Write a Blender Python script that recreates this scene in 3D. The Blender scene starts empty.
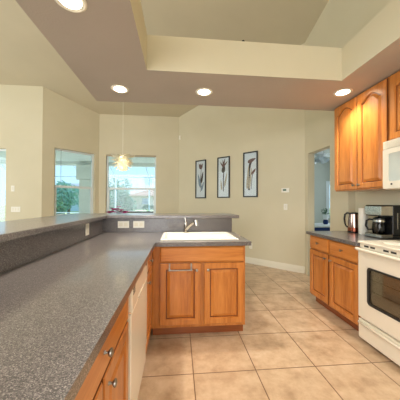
import bpy, bmesh, math, random
from mathutils import Matrix, Vector
random.seed(7)
PI = math.pi
SC = bpy.context.scene
COL = SC.collection

# ------------------------------------------------------------------ camera
yaw, pit, roll, EYE, FPX = .0908, .00994, .0043, 1.29, 234.3
cy, sy, cp, sp = math.cos(yaw), math.sin(yaw), math.cos(pit), math.sin(pit)
r_ = Vector((cy, -sy, 0)); f_ = Vector((sy*cp, cy*cp, sp)); u_ = Vector((-sy*sp, -cy*sp, cp))
c, s = math.cos(roll), math.sin(roll)
r2 = r_*c + u_*s; u2 = u_*c - r_*s
cam_d = bpy.data.cameras.new('camera'); cam = bpy.data.objects.new('camera', cam_d); COL.objects.link(cam)
cam_d.sensor_width = 36; cam_d.sensor_fit = 'HORIZONTAL'; cam_d.lens = FPX/400*36; cam_d.clip_start = .05; cam_d.clip_end = 400
M4 = Matrix(((r2.x, u2.x, -f_.x, 0), (r2.y, u2.y, -f_.y, 0), (r2.z, u2.z, -f_.z, EYE), (0, 0, 0, 1)))
cam.matrix_world = M4
SC.camera = cam

# ------------------------------------------------------------------ world, sun, area lights, exposure
w = bpy.data.worlds.new('sky'); SC.world = w; w.use_nodes = True
nt = w.node_tree; nt.nodes.clear()
wo = nt.nodes.new('ShaderNodeOutputWorld'); bg = nt.nodes.new('ShaderNodeBackground')
tc = nt.nodes.new('ShaderNodeTexCoord'); sep = nt.nodes.new('ShaderNodeSeparateXYZ'); cr = nt.nodes.new('ShaderNodeValToRGB')
cr.color_ramp.elements[0].position = .0; cr.color_ramp.elements[0].color = (.46, .68, .80, 1)
cr.color_ramp.elements[1].position = .6; cr.color_ramp.elements[1].color = (.22, .47, .80, 1)
nt.links.new(tc.outputs['Generated'], sep.inputs[0]); nt.links.new(sep.outputs[2], cr.inputs[0])
nt.links.new(cr.outputs[0], bg.inputs[0]); bg.inputs[1].default_value = .85
nt.links.new(bg.outputs[0], wo.inputs[0])

def light(name, kind, loc, energy, color=(1, 1, 1), rot=(0, 0, 0), **kw):
    d = bpy.data.lights.new(name, kind); d.energy = energy; d.color = color
    for k, v in kw.items(): setattr(d, k, v)
    o = bpy.data.objects.new(name, d); COL.objects.link(o); o.location = loc; o.rotation_euler = rot
    return o
light('sun', 'SUN', (0, 15, 20), 2.6, (1, .96, .88), (math.radians(-42), 0, math.radians(28)), angle=.01)
# two added area lights, unseen fill from behind the camera and the left
light('fill_behind', 'AREA', (-2.2, -3.8, 1.9), 150, (.93, .97, 1), (math.radians(90), 0, 0), shape='RECTANGLE', size=6.0, size_y=2.6)
light('fill_left', 'AREA', (-7.2, 1.6, 1.7), 70, (.84, .96, 1), (math.radians(90), 0, math.radians(-90)), shape='RECTANGLE', size=5.0, size_y=2.8)
light('daylight_bedroom', 'AREA', (5.8, 5.6, 1.8), 26, (.84, .93, 1), (math.radians(90), 0, math.radians(90)), shape='RECTANGLE', size=2.5, size_y=1.6)
vs = SC.view_settings
vs.view_transform = 'Standard'; vs.look = 'None'; vs.gamma = 1; vs.use_curve_mapping = False; vs.exposure = 1.1
SC.display_settings.display_device = 'sRGB'

# ------------------------------------------------------------------ materials
def lin(v): v /= 255; return v/12.92 if v <= .04045 else ((v+.055)/1.055)**2.4
def rgb(r, g, b): return (lin(r), lin(g), lin(b), 1)
def mat(name, col, rough=.5, metal=0, **kw):
    m = bpy.data.materials.new(name); m.use_nodes = True
    b = m.node_tree.nodes['Principled BSDF']
    b.inputs['Base Color'].default_value = col; b.inputs['Roughness'].default_value = rough; b.inputs['Metallic'].default_value = metal
    for k, v in kw.items(): b.inputs[k].default_value = v
    return m
def nodes(m): return m.node_tree.nodes, m.node_tree.links, m.node_tree.nodes['Principled BSDF']
def ramp(N, stops):
    r = N.new('ShaderNodeValToRGB'); e = r.color_ramp.elements
    e[0].position, e[0].color = stops[0]; e[1].position, e[1].color = stops[-1]
    for p, c_ in stops[1:-1]:
        x = e.new(p); x.color = c_
    return r
def mottled(name, c1, c2, scale, rough, bump=0, bscale=80, detail=4, **kw):
    m = mat(name, c1, rough, **kw); N, L, B = nodes(m)
    t = N.new('ShaderNodeTexCoord'); n = N.new('ShaderNodeTexNoise'); n.inputs['Scale'].default_value = scale; n.inputs['Detail'].default_value = detail
    r = ramp(N, [(.35, c1), (.65, c2)])
    L.new(t.outputs['Object'], n.inputs['Vector']); L.new(n.outputs['Fac'], r.inputs[0]); L.new(r.outputs[0], B.inputs['Base Color'])
    if bump:
        n2 = N.new('ShaderNodeTexNoise'); n2.inputs['Scale'].default_value = bscale; n2.inputs['Detail'].default_value = 3
        b = N.new('ShaderNodeBump'); b.inputs['Strength'].default_value = bump; b.inputs['Distance'].default_value = .004
        L.new(t.outputs['Object'], n2.inputs['Vector']); L.new(n2.outputs['Fac'], b.inputs['Height']); L.new(b.outputs[0], B.inputs['Normal'])
    return m
WALL = mottled('wall_paint', rgb(214, 205, 177), rgb(218, 209, 182), 1.5, .75, .15, 60)
CEIL = mottled('ceiling_paint', rgb(204, 194, 168), rgb(208, 198, 172), 1.5, .85, .25, 90)
SOFF_SHADE = mottled('soffit_shade', rgb(182, 172, 160), rgb(188, 178, 166), 1.5, .85, .35, 70)  # soffit underside: coarser texture, its shade put into the colour
COOL = mottled('bedroom_paint', rgb(188, 194, 184), rgb(192, 198, 188), 1.5, .8)
WHITE = mottled('trim_white', rgb(232, 226, 208), rgb(236, 230, 213), 3, .4)
VINYL = mottled('window_vinyl', rgb(225, 235, 238), rgb(230, 240, 242), 3, .35)
BISQ = mottled('bisque_enamel', rgb(236, 229, 212), rgb(239, 232, 216), 2, .22)
BISQW = mottled('dishwasher_enamel', rgb(240, 232, 218), rgb(243, 236, 222), 2, .2)
PLAST = mottled('outlet_plastic', rgb(240, 236, 224), rgb(243, 239, 228), 8, .35)
BLACK = mottled('black_plastic', rgb(14, 14, 16), rgb(20, 20, 22), 20, .25)
DARK = mottled('dark_slot', rgb(40, 38, 36), rgb(48, 46, 44), 20, .6)
NICK = mottled('brushed_nickel', rgb(150, 146, 140), rgb(165, 160, 152), 40, .28, metal=1)
CHROME = mottled('chrome', rgb(176, 172, 166), rgb(190, 186, 180), 20, .12, metal=1)
STEEL = mottled('stainless_steel', rgb(185, 183, 178), rgb(200, 197, 190), 30, .2, metal=1)
COPPER = mottled('rose_steel', rgb(176, 148, 140), rgb(190, 162, 152), 20, .14, metal=1)
SINK = mottled('sink_enamel', rgb(248, 243, 230), rgb(250, 245, 233), 3, .15)
NAVY = mottled('navy_fabric', rgb(20, 45, 100), rgb(26, 54, 112), 10, .8)
CERAM = mottled('white_ceramic', rgb(230, 236, 238), rgb(235, 240, 242), 6, .3)
LEAF = mottled('houseplant_leaf', rgb(40, 90, 60), rgb(70, 125, 80), 20, .5)
PINK = mottled('magenta_petal', rgb(205, 20, 130), rgb(165, 12, 110), 30, .6)
FRAMEB = mottled('black_frame', rgb(20, 20, 24), rgb(26, 26, 30), 20, .35)
PAPER = mottled('print_paper', rgb(214, 220, 224), rgb(220, 226, 229), 5, .35)
INKD = mottled('print_dark_ink', rgb(52, 44, 42), rgb(66, 56, 50), 30, .5)
INKR = mottled('print_brown_ink', rgb(98, 66, 60), rgb(118, 84, 74), 30, .5)
INKB = mottled('print_blue_ink', rgb(120, 142, 160), rgb(140, 158, 172), 30, .5)
INKT = mottled('print_tan_ink', rgb(170, 156, 128), rgb(184, 170, 146), 30, .5)
GRASS = mottled('lawn_grass', rgb(150, 175, 110), rgb(178, 195, 135), 3, .9)
SLAB = mottled('patio_concrete', rgb(200, 198, 190), rgb(210, 208, 200), 3, .8)
STUCCO = mottled('stucco', rgb(222, 228, 222), rgb(228, 233, 228), 3, .9, .3, 60)
HOUSE1 = mottled('tan_stucco', rgb(205, 190, 165), rgb(212, 198, 174), 3, .9)
HOUSE2 = mottled('pale_siding', rgb(215, 220, 222), rgb(222, 226, 228), 3, .9)
ROOFB = mottled('brown_shingle', rgb(150, 118, 98), rgb(168, 135, 112), 12, .9)
ROOFG = mottled('grey_shingle', rgb(150, 155, 160), rgb(165, 170, 174), 12, .9)
TREEL = mottled('tree_leaf', rgb(112, 150, 124), rgb(150, 184, 152), 2, .8)
TREE2 = mottled('pale_tree_leaf', rgb(138, 176, 156), rgb(176, 206, 180), 2, .8)
BARK = mottled('bark', rgb(120, 105, 88), rgb(140, 122, 102), 10, .9)
HWIN = mottled('house_window', rgb(140, 158, 168), rgb(150, 168, 178), 2, .2)
TABLEW = mottled('table_wood', rgb(120, 84, 56), rgb(140, 98, 66), 6, .4)
OVEND = mottled('oven_interior', rgb(176, 168, 150), rgb(186, 178, 160), 6, .5)
WHITEF = mottled('white_cloth', rgb(225, 230, 232), rgb(232, 236, 238), 6, .8)

def emit(name, col, st):
    m = mat(name, col, .5); N, L, B = nodes(m); B.inputs['Emission Color'].default_value = col; B.inputs['Emission Strength'].default_value = st; return m
LAMP = emit('can_lens', (1, .86, .66, 1), 9)
BULB = emit('pendant_bulb', (1, .92, .74, 1), 5)

def glass(name, tint, rough=.02, refl=1.0):
    m = bpy.data.materials.new(name); m.use_nodes = True; N, L = m.node_tree.nodes, m.node_tree.links; N.clear()
    o = N.new('ShaderNodeOutputMaterial'); t = N.new('ShaderNodeBsdfTransparent'); g = N.new('ShaderNodeBsdfGlossy'); x = N.new('ShaderNodeMixShader'); fr = N.new('ShaderNodeFresnel')
    t.inputs[0].default_value = tint; g.inputs['Roughness'].default_value = rough; fr.inputs[0].default_value = 1.45
    mu = N.new('ShaderNodeMath'); mu.operation = 'MULTIPLY'; mu.inputs[1].default_value = refl
    L.new(fr.outputs[0], mu.inputs[0]); L.new(mu.outputs[0], x.inputs[0]); L.new(t.outputs[0], x.inputs[1]); L.new(g.outputs[0], x.inputs[2]); L.new(x.outputs[0], o.inputs[0])
    return m
PANE = glass('window_pane', (.94, .985, 1, 1))
PICG = glass('picture_glass', (.97, .98, .98, 1), .0, .3)
CARAFE = glass('carafe_glass', (.45, .42, .40, 1))
OVENG = glass('oven_glass', (.85, .84, .80, 1), .05, .6)

# petals let the bulb through
PETAL = bpy.data.materials.new('petal_shade'); PETAL.use_nodes = True
N, L = PETAL.node_tree.nodes, PETAL.node_tree.links; N.clear()
o_ = N.new('ShaderNodeOutputMaterial'); d_ = N.new('ShaderNodeBsdfDiffuse'); t_ = N.new('ShaderNodeBsdfTranslucent'); x_ = N.new('ShaderNodeMixShader')
d_.inputs[0].default_value = rgb(250, 246, 232); t_.inputs[0].default_value = rgb(253, 247, 224); x_.inputs[0].default_value = .3
L.new(d_.outputs[0], x_.inputs[1]); L.new(t_.outputs[0], x_.inputs[2]); L.new(x_.outputs[0], o_.inputs[0])

def wood(name, axis, c1, c2, c3):
    m = mat(name, c1, .3); N, L, B = nodes(m)
    t = N.new('ShaderNodeTexCoord'); mp = N.new('ShaderNodeMapping'); sc = [9, 9, 9]; sc[axis] = .9; mp.inputs['Scale'].default_value = sc
    n = N.new('ShaderNodeTexNoise'); n.inputs['Scale'].default_value = 2.2; n.inputs['Detail'].default_value = 6; n.inputs['Distortion'].default_value = .6
    n2 = N.new('ShaderNodeTexNoise'); n2.inputs['Scale'].default_value = 14; n2.inputs['Detail'].default_value = 2
    mx = N.new('ShaderNodeMix'); mx.data_type = 'FLOAT'; mx.inputs[0].default_value = .25
    r = ramp(N, [(.3, c2), (.5, c1), (.72, c3)])
    L.new(t.outputs['Object'], mp.inputs[0]); L.new(mp.outputs[0], n.inputs['Vector']); L.new(mp.outputs[0], n2.inputs['Vector'])
    L.new(n.outputs['Fac'], mx.inputs[2]); L.new(n2.outputs['Fac'], mx.inputs[3]); L.new(mx.outputs[0], r.inputs[0]); L.new(r.outputs[0], B.inputs['Base Color'])
    B.inputs['Coat Weight'].default_value = .25; B.inputs['Coat Roughness'].default_value = .15
    return m
wc = (rgb(196, 122, 54), rgb(170, 98, 38), rgb(212, 142, 72))
GROOVE = mottled('groove_brown', rgb(112, 58, 24), rgb(126, 68, 30), 20, .35)  # darker brown for the panel grooves and door edges
WOODV = wood('maple_vertical', 2, *wc); WOODH = wood('maple_horizontal', 0, *wc)
WOODK = wood('maple_toe', 0, rgb(150, 82, 40), rgb(132, 70, 34), rgb(165, 94, 48))

# speckled laminate worktop
GRAN = mat('speckled_laminate', (0.1, 0.1, 0.1, 1), .28); N, L, B = nodes(GRAN)
t = N.new('ShaderNodeTexCoord')
v1 = N.new('ShaderNodeTexVoronoi'); v1.inputs['Scale'].default_value = 430
v2 = N.new('ShaderNodeTexNoise'); v2.inputs['Scale'].default_value = 420; v2.inputs['Detail'].default_value = 2
s1 = N.new('ShaderNodeSeparateColor')
r1 = ramp(N, [(.2, rgb(42, 39, 41)), (.40, rgb(74, 68, 70)), (.54, rgb(98, 92, 93)), (.67, rgb(124, 118, 117)), (.83, rgb(172, 166, 161))]); r1.color_ramp.interpolation = 'LINEAR'
mx = N.new('ShaderNodeMix'); mx.data_type = 'FLOAT'; mx.inputs[0].default_value = .45
L.new(t.outputs['Object'], v1.inputs['Vector']); L.new(t.outputs['Object'], v2.inputs['Vector']); L.new(v1.outputs['Color'], s1.inputs[0])
L.new(s1.outputs[0], mx.inputs[2]); L.new(v2.outputs['Fac'], mx.inputs[3]); L.new(mx.outputs[0], r1.inputs[0]); L.new(r1.outputs[0], B.inputs['Base Color'])
B.inputs['Specular IOR Level'].default_value = .7; B.inputs['Coat Weight'].default_value = .35; B.inputs['Coat Roughness'].default_value = .08

# floor tiles
TILE = mat('floor_tile', rgb(205, 175, 140), .28); N, L, B = nodes(TILE)
t = N.new('ShaderNodeTexCoord'); mp = N.new('ShaderNodeMapping'); S = .4809
mp.inputs['Location'].default_value = (-.598/S, -1.771/S, 0); mp.inputs['Scale'].default_value = (1/S, 1/S, 1/S)
br = N.new('ShaderNodeTexBrick'); br.offset = 0; br.squash = 1
for k, v in (('Scale', 1), ('Mortar Size', .009), ('Mortar Smooth', .2), ('Bias', 0), ('Brick Width', 1), ('Row Height', 1)): br.inputs[k].default_value = v
n = N.new('ShaderNodeTexNoise'); n.inputs['Scale'].default_value = 5.5; n.inputs['Detail'].default_value = 8; n.inputs['Roughness'].default_value = .65
rr = ramp(N, [(.3, rgb(164, 136, 108)), (.5, rgb(194, 167, 138)), (.7, rgb(212, 189, 162))])
wn = N.new('ShaderNodeTexWhiteNoise'); fl = N.new('ShaderNodeVectorMath'); fl.operation = 'FLOOR'
hs = N.new('ShaderNodeHueSaturation'); mr = N.new('ShaderNodeMapRange'); mr.inputs[3].default_value = .93; mr.inputs[4].default_value = 1.05
br.inputs['Mortar'].default_value = rgb(112, 84, 60)
L.new(t.outputs['Object'], mp.inputs[0]); L.new(mp.outputs[0], br.inputs['Vector']); L.new(t.outputs['Object'], n.inputs['Vector']); L.new(n.outputs['Fac'], rr.inputs[0])
L.new(mp.outputs[0], fl.inputs[0]); L.new(fl.outputs[0], wn.inputs['Vector']); L.new(wn.outputs['Value'], mr.inputs[0]); L.new(mr.outputs[0], hs.inputs['Value'])
L.new(rr.outputs[0], hs.inputs['Color']); L.new(hs.outputs[0], br.inputs['Color1']); L.new(hs.outputs[0], br.inputs['Color2']); L.new(br.outputs['Color'], B.inputs['Base Color'])
bp = N.new('ShaderNodeBump'); bp.invert = True; bp.inputs['Strength'].default_value = .4; bp.inputs['Distance'].default_value = .004
L.new(br.outputs['Fac'], bp.inputs['Height']); L.new(bp.outputs[0], B.inputs['Normal'])

# ------------------------------------------------------------------ mesh helpers
WM = {}
def tag(o, label=None, cat=None, group=None, kind=None):
    if label: o['label'] = label
    if cat: o['category'] = cat
    if group: o['group'] = group
    if kind: o['kind'] = kind
    return o
def thing(name, loc, rz, label, cat, group=None):
    o = bpy.data.objects.new(name, None); COL.objects.link(o); o.location = loc; o.rotation_euler = (0, 0, rz); o.empty_display_size = .1
    WM[o.name] = Matrix.Translation(loc) @ Matrix.Rotation(rz, 4, 'Z')
    return tag(o, label, cat, group)
def obj(name, bm, m, parent=None, smooth=False, world=False, bevel=0, bseg=2, loc=None):
    """links a bmesh as ONE object; coordinates are the parent's own unless world=True"""
    if world and parent is not None: bmesh.ops.transform(bm, matrix=WM[parent.name].inverted(), verts=bm.verts)
    if loc is not None: bmesh.ops.translate(bm, vec=-Vector(loc), verts=bm.verts)
    bmesh.ops.recalc_face_normals(bm, faces=bm.faces)
    me = bpy.data.meshes.new(name); bm.to_mesh(me); bm.free()
    for mm in (m if isinstance(m, (list, tuple)) else [m]): me.materials.append(mm)
    if smooth:
        for p in me.polygons: p.use_smooth = True
        if smooth != 'all': me.set_sharp_from_angle(angle=math.radians(40))
    o = bpy.data.objects.new(name, me); COL.objects.link(o)
    if loc is not None: o.location = loc
    if parent is not None:
        o.parent = parent; WM[o.name] = WM[parent.name] @ Matrix.Translation(loc or (0, 0, 0))
    else: WM[o.name] = Matrix.Translation(loc or (0, 0, 0))
    if bevel:
        b = o.modifiers.new('bevel', 'BEVEL'); b.width = bevel; b.segments = bseg; b.limit_method = 'ANGLE'; b.angle_limit = math.radians(40)
    return o
def box(x0, x1, y0, y1, z0, z1, bm=None):
    bm = bm or bmesh.new()
    v = [bm.verts.new((x, y, z)) for x in (x0, x1) for y in (y0, y1) for z in (z0, z1)]
    for f in ((0, 1, 3, 2), (4, 6, 7, 5), (0, 4, 5, 1), (2, 3, 7, 6), (0, 2, 6, 4), (1, 5, 7, 3)): bm.faces.new([v[i] for i in f])
    return bm
def cyl(p, q, r, r1=None, n=20, bm=None, caps=True):
    bm = bm or bmesh.new(); p, q = Vector(p), Vector(q); d = (q-p).normalized()
    a = d.orthogonal().normalized(); b = d.cross(a); r1 = r if r1 is None else r1
    A = [bm.verts.new(p+(a*math.cos(2*PI*i/n)+b*math.sin(2*PI*i/n))*r) for i in range(n)]
    Bq = [bm.verts.new(q+(a*math.cos(2*PI*i/n)+b*math.sin(2*PI*i/n))*r1) for i in range(n)]
    for i in range(n): bm.faces.new((A[i], A[(i+1) % n], Bq[(i+1) % n], Bq[i]))
    if caps: bm.faces.new(A[::-1]); bm.faces.new(Bq)
    return bm
def tube(pts, r, n=10, bm=None):
    bm = bm or bmesh.new(); pts = [Vector(p) for p in pts]; rs = r if isinstance(r, (list, tuple)) else [r]*len(pts)
    rings = []; a = None
    for i, p in enumerate(pts):
        d = (pts[min(i+1, len(pts)-1)]-pts[max(i-1, 0)]).normalized()
        if a is None: a = d.orthogonal().normalized()
        a = (a-d*a.dot(d)).normalized(); b = d.cross(a)
        rings.append([bm.verts.new(p+(a*math.cos(2*PI*k/n)+b*math.sin(2*PI*k/n))*rs[i]) for k in range(n)])
    for i in range(len(rings)-1):
        for k in range(n): bm.faces.new((rings[i][k], rings[i][(k+1) % n], rings[i+1][(k+1) % n], rings[i+1][k]))
    bm.faces.new(rings[0][::-1]); bm.faces.new(rings[-1])
    return bm
def lathe(prof, cx=0, cy_=0, z=0, n=28, bm=None, mtx=None):
    bm = bm or bmesh.new(); rings = []
    for r, h in prof:
        if r < 1e-6: rings.append([bm.verts.new((cx, cy_, z+h))])
        else: rings.append([bm.verts.new((cx+r*math.cos(2*PI*i/n), cy_+r*math.sin(2*PI*i/n), z+h)) for i in range(n)])
    for a, b in zip(rings, rings[1:]):
        for i in range(n):
            j = (i+1) % n
            if len(a) == 1 and len(b) == 1: continue
            if len(a) == 1: bm.faces.new((a[0], b[i], b[j]))
            elif len(b) == 1: bm.faces.new((a[i], a[j], b[0]))
            else: bm.faces.new((a[i], a[j], b[j], b[i]))
    for rg, fl_ in ((rings[0], True), (rings[-1], False)):
        if len(rg) > 1: bm.faces.new(rg[::-1] if fl_ else rg)
    if mtx is not None: bmesh.ops.transform(bm, matrix=mtx, verts=bm.verts)
    return bm
def grid_solid(us, vs_, filled, w0, w1, mp_=lambda u, v, w_: (u, v, w_)):
    """solid made of the filled cells of a grid, with no inner walls"""
    bm = bmesh.new(); V = {}
    def vert(i, j, k):
        if (i, j, k) not in V: V[(i, j, k)] = bm.verts.new(mp_(us[i], vs_[j], (w0, w1)[k]))
        return V[(i, j, k)]
    nu, nv = len(us)-1, len(vs_)-1
    F = [[filled((us[i]+us[i+1])/2, (vs_[j]+vs_[j+1])/2) for j in range(nv)] for i in range(nu)]
    g = lambda i, j: 0 <= i < nu and 0 <= j < nv and F[i][j]
    for i in range(nu):
        for j in range(nv):
            if not F[i][j]: continue
            for k in (0, 1): bm.faces.new([vert(i, j, k), vert(i+1, j, k), vert(i+1, j+1, k), vert(i, j+1, k)])
            if not g(i-1, j): bm.faces.new([vert(i, j, 0), vert(i, j+1, 0), vert(i, j+1, 1), vert(i, j, 1)])
            if not g(i+1, j): bm.faces.new([vert(i+1, j, 0), vert(i+1, j+1, 0), vert(i+1, j+1, 1), vert(i+1, j, 1)])
            if not g(i, j-1): bm.faces.new([vert(i, j, 0), vert(i+1, j, 0), vert(i+1, j, 1), vert(i, j, 1)])
            if not g(i, j+1): bm.faces.new([vert(i, j+1, 0), vert(i+1, j+1, 0), vert(i+1, j+1, 1), vert(i, j+1, 1)])
    return bm
def struct(name, bm, m, parent=None, **kw):
    o = obj(name, bm, m, parent, **kw)
    if parent is None: o['kind'] = 'structure'
    return o
def zceil(y): return 3.617+.27*(6.4-y) if y > 1 else 3.617+.27*5.4-.27*(1-y)

# ------------------------------------------------------------------ setting
XL, XR, YB = -7.5, 2.40, -4.0
struct('floor', box(XL, XR+.1, YB, 7.0, -.06, 0), TILE)
struct('floor_bedroom', box(XR+.1, 6.6, 2.9, 8.2, -.06, 0), SLAB)
# vaulted ceiling
bm = bmesh.new(); prof = [(6.55, zceil(6.55)), (1, zceil(1)), (YB-.1, zceil(YB-.1))]
vv = [[bm.verts.new((x, y, z+dz)) for (y, z) in prof] for x in (XL-.1, 2.55) for dz in (0, .12)]
a0, a1, b0, b1 = vv
for i in range(2):
    bm.faces.new((a0[i], a0[i+1], b0[i+1], b0[i])); bm.faces.new((a1[i], b1[i], b1[i+1], a1[i+1]))
    bm.faces.new((a0[i], a1[i], a1[i+1], a0[i+1])); bm.faces.new((b0[i], b0[i+1], b1[i+1], b1[i]))
bm.faces.new((a0[0], b0[0], b1[0], a1[0])); bm.faces.new((a0[2], a1[2], b1[2], b0[2]))
struct('ceiling', bm, CEIL)

def wall(name, p, q, holes=(), t=.13, m=WALL, top=None, extra=None):
    """p->q inner face on the right-hand side of travel, thickness away from the room (to the left)"""
    p, q = Vector((p[0], p[1])), Vector((q[0], q[1])); L_ = (q-p).length; d = (q-p)/L_; nrm = Vector((-d.y, d.x))
    us = sorted({0, L_} | {h[0] for h in holes} | {h[1] for h in holes}); zs = sorted({0, 5.5} | {h[2] for h in holes} | {h[3] for h in holes})
    fl_ = lambda u, z: not any(h[0] < u < h[1] and h[2] < z < h[3] for h in holes)
    def mp_(u, z, w_):
        P = p+d*u
        if z == 5.5: z = (top if top else zceil(P.y)+.02)
        P = P+nrm*w_
        return (P.x, P.y, z)
    return struct(name, grid_solid(us, zs, fl_, 0, t, mp_), m)
Bc, Dc, Cc, Ac = (-3.03, 5.5), (-2.10, 6.4), (0.0, 6.4), (2.30, 4.09)
# window openings measured along each wall
len1 = math.dist(Bc, Dc)
W1 = (.245, 1.185, .92, 2.54); W2 = (.175, 1.49, .92, 2.55); W3 = (2.4, 3.72, .02, 2.455)
wall('wall_left', (XL, 5.5), Bc, [W3])
wall('wall_back_left', Bc, Dc, [W1])
wall('wall_back', Dc, Cc, [W2])
wall('wall_back_right', Cc, Ac)
wall('wall_right_far', Ac, (2.30, 2.99), [(.10, .71, -1, 2.17)], t=.12)
b_ = box(XR, XR+.12, YB, 2.99, 0, 2.55)
struct('wall_right', b_, WALL)
bm = bmesh.new(); pts = [(YB, 2.55), (2.99, 2.55), (2.99, zceil(2.99)), (1, zceil(1)), (YB, zceil(YB))]
A_ = [bm.verts.new((2.30, y, z)) for y, z in pts]; B_ = [bm.verts.new((2.42, y, z)) for y, z in pts]
bm.faces.new(A_); bm.faces.new(B_[::-1])
for i in range(5): bm.faces.new((A_[i], A_[(i+1) % 5], B_[(i+1) % 5], B_[i]))
struct('wall_right_upper', bm, WALL)
wall('wall_front', (XR+.1, YB), (XL, YB))
wall('wall_side', (XL, YB), (XL, 5.5))
# bedroom through the doorway
struct('wall_bedroom_far', grid_solid([2.42, 5.36, 6.4, 6.55], [0, .8, 2.0, 2.8], lambda u, v: not (5.36 < u < 6.4 and .8 < v < 2.0), 8.0, 8.12, lambda u, v, w_: (u, w_, v)), COOL)
struct('wall_bedroom_right', box(6.45, 6.55, 3.0, 8.0, 0, 2.8), COOL)
struct('wall_bedroom_near', box(2.53, 6.45, 2.9, 3.0, 0, 2.8), COOL)
struct('wall_bedroom_left', box(2.44, 2.54, 4.4, 8.0, 0, 2.8), COOL)
struct('ceiling_bedroom', box(2.43, 6.55, 2.9, 8.1, 2.8, 2.88), COOL)

# dropped soffit with its open tray, z 2.50 underside, 2.825 top
SX0, SX1, SY0, SY1 = -.985, 2.30, -2.2, 2.90
TX0, TX1, TY0, TY1 = -.297, 1.60, -1.3, 2.17
bm = grid_solid([SX0, TX0, TX1, SX1], [SY0, TY0, TY1, SY1], lambda x, y: not (TX0 < x < TX1 and TY0 < y < TY1), 2.50, 2.825)
so_ = struct('ceiling_soffit', bm, [WALL, SOFF_SHADE])
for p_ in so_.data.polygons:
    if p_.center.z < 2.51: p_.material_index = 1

# baseboards
def baseboard(name, p, q, h=.125):
    p, q = Vector((p[0], p[1])), Vector((q[0], q[1])); d = (q-p).normalized(); nrm = Vector((d.y, -d.x))
    prof_ = [(0, 0), (.016, 0), (.016, h*.62), (.013, h*.66), (.013, h*.78), (.008, h*.84), (.008, h*.94), (.003, h), (0, h)]
    bm = bmesh.new(); E = []
    for P in (p, q): E.append([bm.verts.new((P.x+nrm.x*a, P.y+nrm.y*a, z)) for a, z in prof_])
    k = len(prof_)
    for i in range(k): bm.faces.new((E[0][i], E[0][(i+1) % k], E[1][(i+1) % k], E[1][i]))
    bm.faces.new(E[0][::-1]); bm.faces.new(E[1])
    struct(name, bm, WHITE)
baseboard('baseboard_back', Dc, Cc); baseboard('baseboard_back_right', Cc, (2.298, 4.092)); baseboard('baseboard_left', (-3.7, 5.5), Bc); baseboard('baseboard_back_left', Bc, Dc)
baseboard('baseboard_right', (2.30, 3.36), (2.30, 3.0))

def frame_window(name, p, q, h, mid=True, slider=False, t=.13, sill=True):
    """frame, sashes and panes set in opening h=(u0,u1,z0,z1) of the wall p->q"""
    p, q = Vector((p[0], p[1])), Vector((q[0], q[1])); d = (q-p).normalized()
    rz = math.atan2(d.y, d.x); o3 = p+d*h[0]; W, z0, z1 = h[1]-h[0], h[2], h[3]
    r = bpy.data.objects.new(name, None); COL.objects.link(r); r.location = (o3.x, o3.y, z0); r.rotation_euler = (0, 0, rz); r['kind'] = 'structure'
    WM[r.name] = Matrix.Translation((o3.x, o3.y, z0)) @ Matrix.Rotation(rz, 4, 'Z'); H = z1-z0
    fw = .045
    obj('window_frame', grid_solid([.001, fw, W-fw, W-.001], [.001, fw, H-fw, H-.001], lambda u, v: not (fw < u < W-fw and fw < v < H-fw), .07, .125, lambda u, v, w_: (u, w_, v)), VINYL, r, bevel=.004)
    if slider:
        obj('window_rail', box(fw, W-fw, .085, .115, .85, .90), VINYL, r, bevel=.003)
        obj('window_stile', box(W*.5-.03, W*.5+.03, .08, .12, fw, H-fw), VINYL, r, bevel=.003)
    else:
        zm = 1.65-z0
        obj('meeting_rail', box(fw, W-fw, .075, .12, zm-.028, zm+.028), VINYL, r, bevel=.004)
        obj('sash', grid_solid([fw, fw+.03, W-fw-.03, W-fw], [fw, fw+.03, zm-.03, zm], lambda u, v: not (fw+.03 < u < W-fw-.03 and fw+.03 < v < zm), .078, .108, lambda u, v, w_: (u, w_, v)), VINYL, r)
        obj('sash_lock', box(W/2-.03, W/2+.03, .062, .075, zm, zm+.015), VINYL, r)
    obj('pane', box(fw*.6, W-fw*.6, .097, .101, fw*.6, H-fw*.6), PANE, r)
    if sill: obj('window_sill', box(-.0, W, -.03, .069, -.0, .018), WHITE, r, bevel=.004)
    return r
frame_window('window_1', Bc, Dc, W1); frame_window('window_2', Dc, Cc, W2); frame_window('window_3', (XL, 5.5), Bc, W3, slider=True, sill=False)
# bedroom window
r = bpy.data.objects.new('window_4', None); COL.objects.link(r); r.location = (5.36, 8.0, .8); r['kind'] = 'structure'; WM[r.name] = Matrix.Translation((5.36, 8, .8))
obj('window_frame', grid_solid([-.07, .05, .99, 1.09], [-.07, .05, 1.15, 1.27], lambda u, v: not (.05 < u < .99 and .05 < v < 1.15), -.02, .0, lambda u, v, w_: (u, w_, v)), VINYL, r)
obj('meeting_rail', box(.0, 1.04, .02, .06, .58, .63), VINYL, r); obj('pane', box(0, 1.04, .04, .045, 0, 1.2), PANE, r)

# half wall under the raised bar
LX, LY = -.92, 2.95
bm = grid_solid([LX-.14, LX-.02, .67], [-.9, LY+.02, LY+.14], lambda x, y: x < LX-.02 or y > LY+.02, 0, 1.09)
struct('wall_half', bm, WALL)

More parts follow.
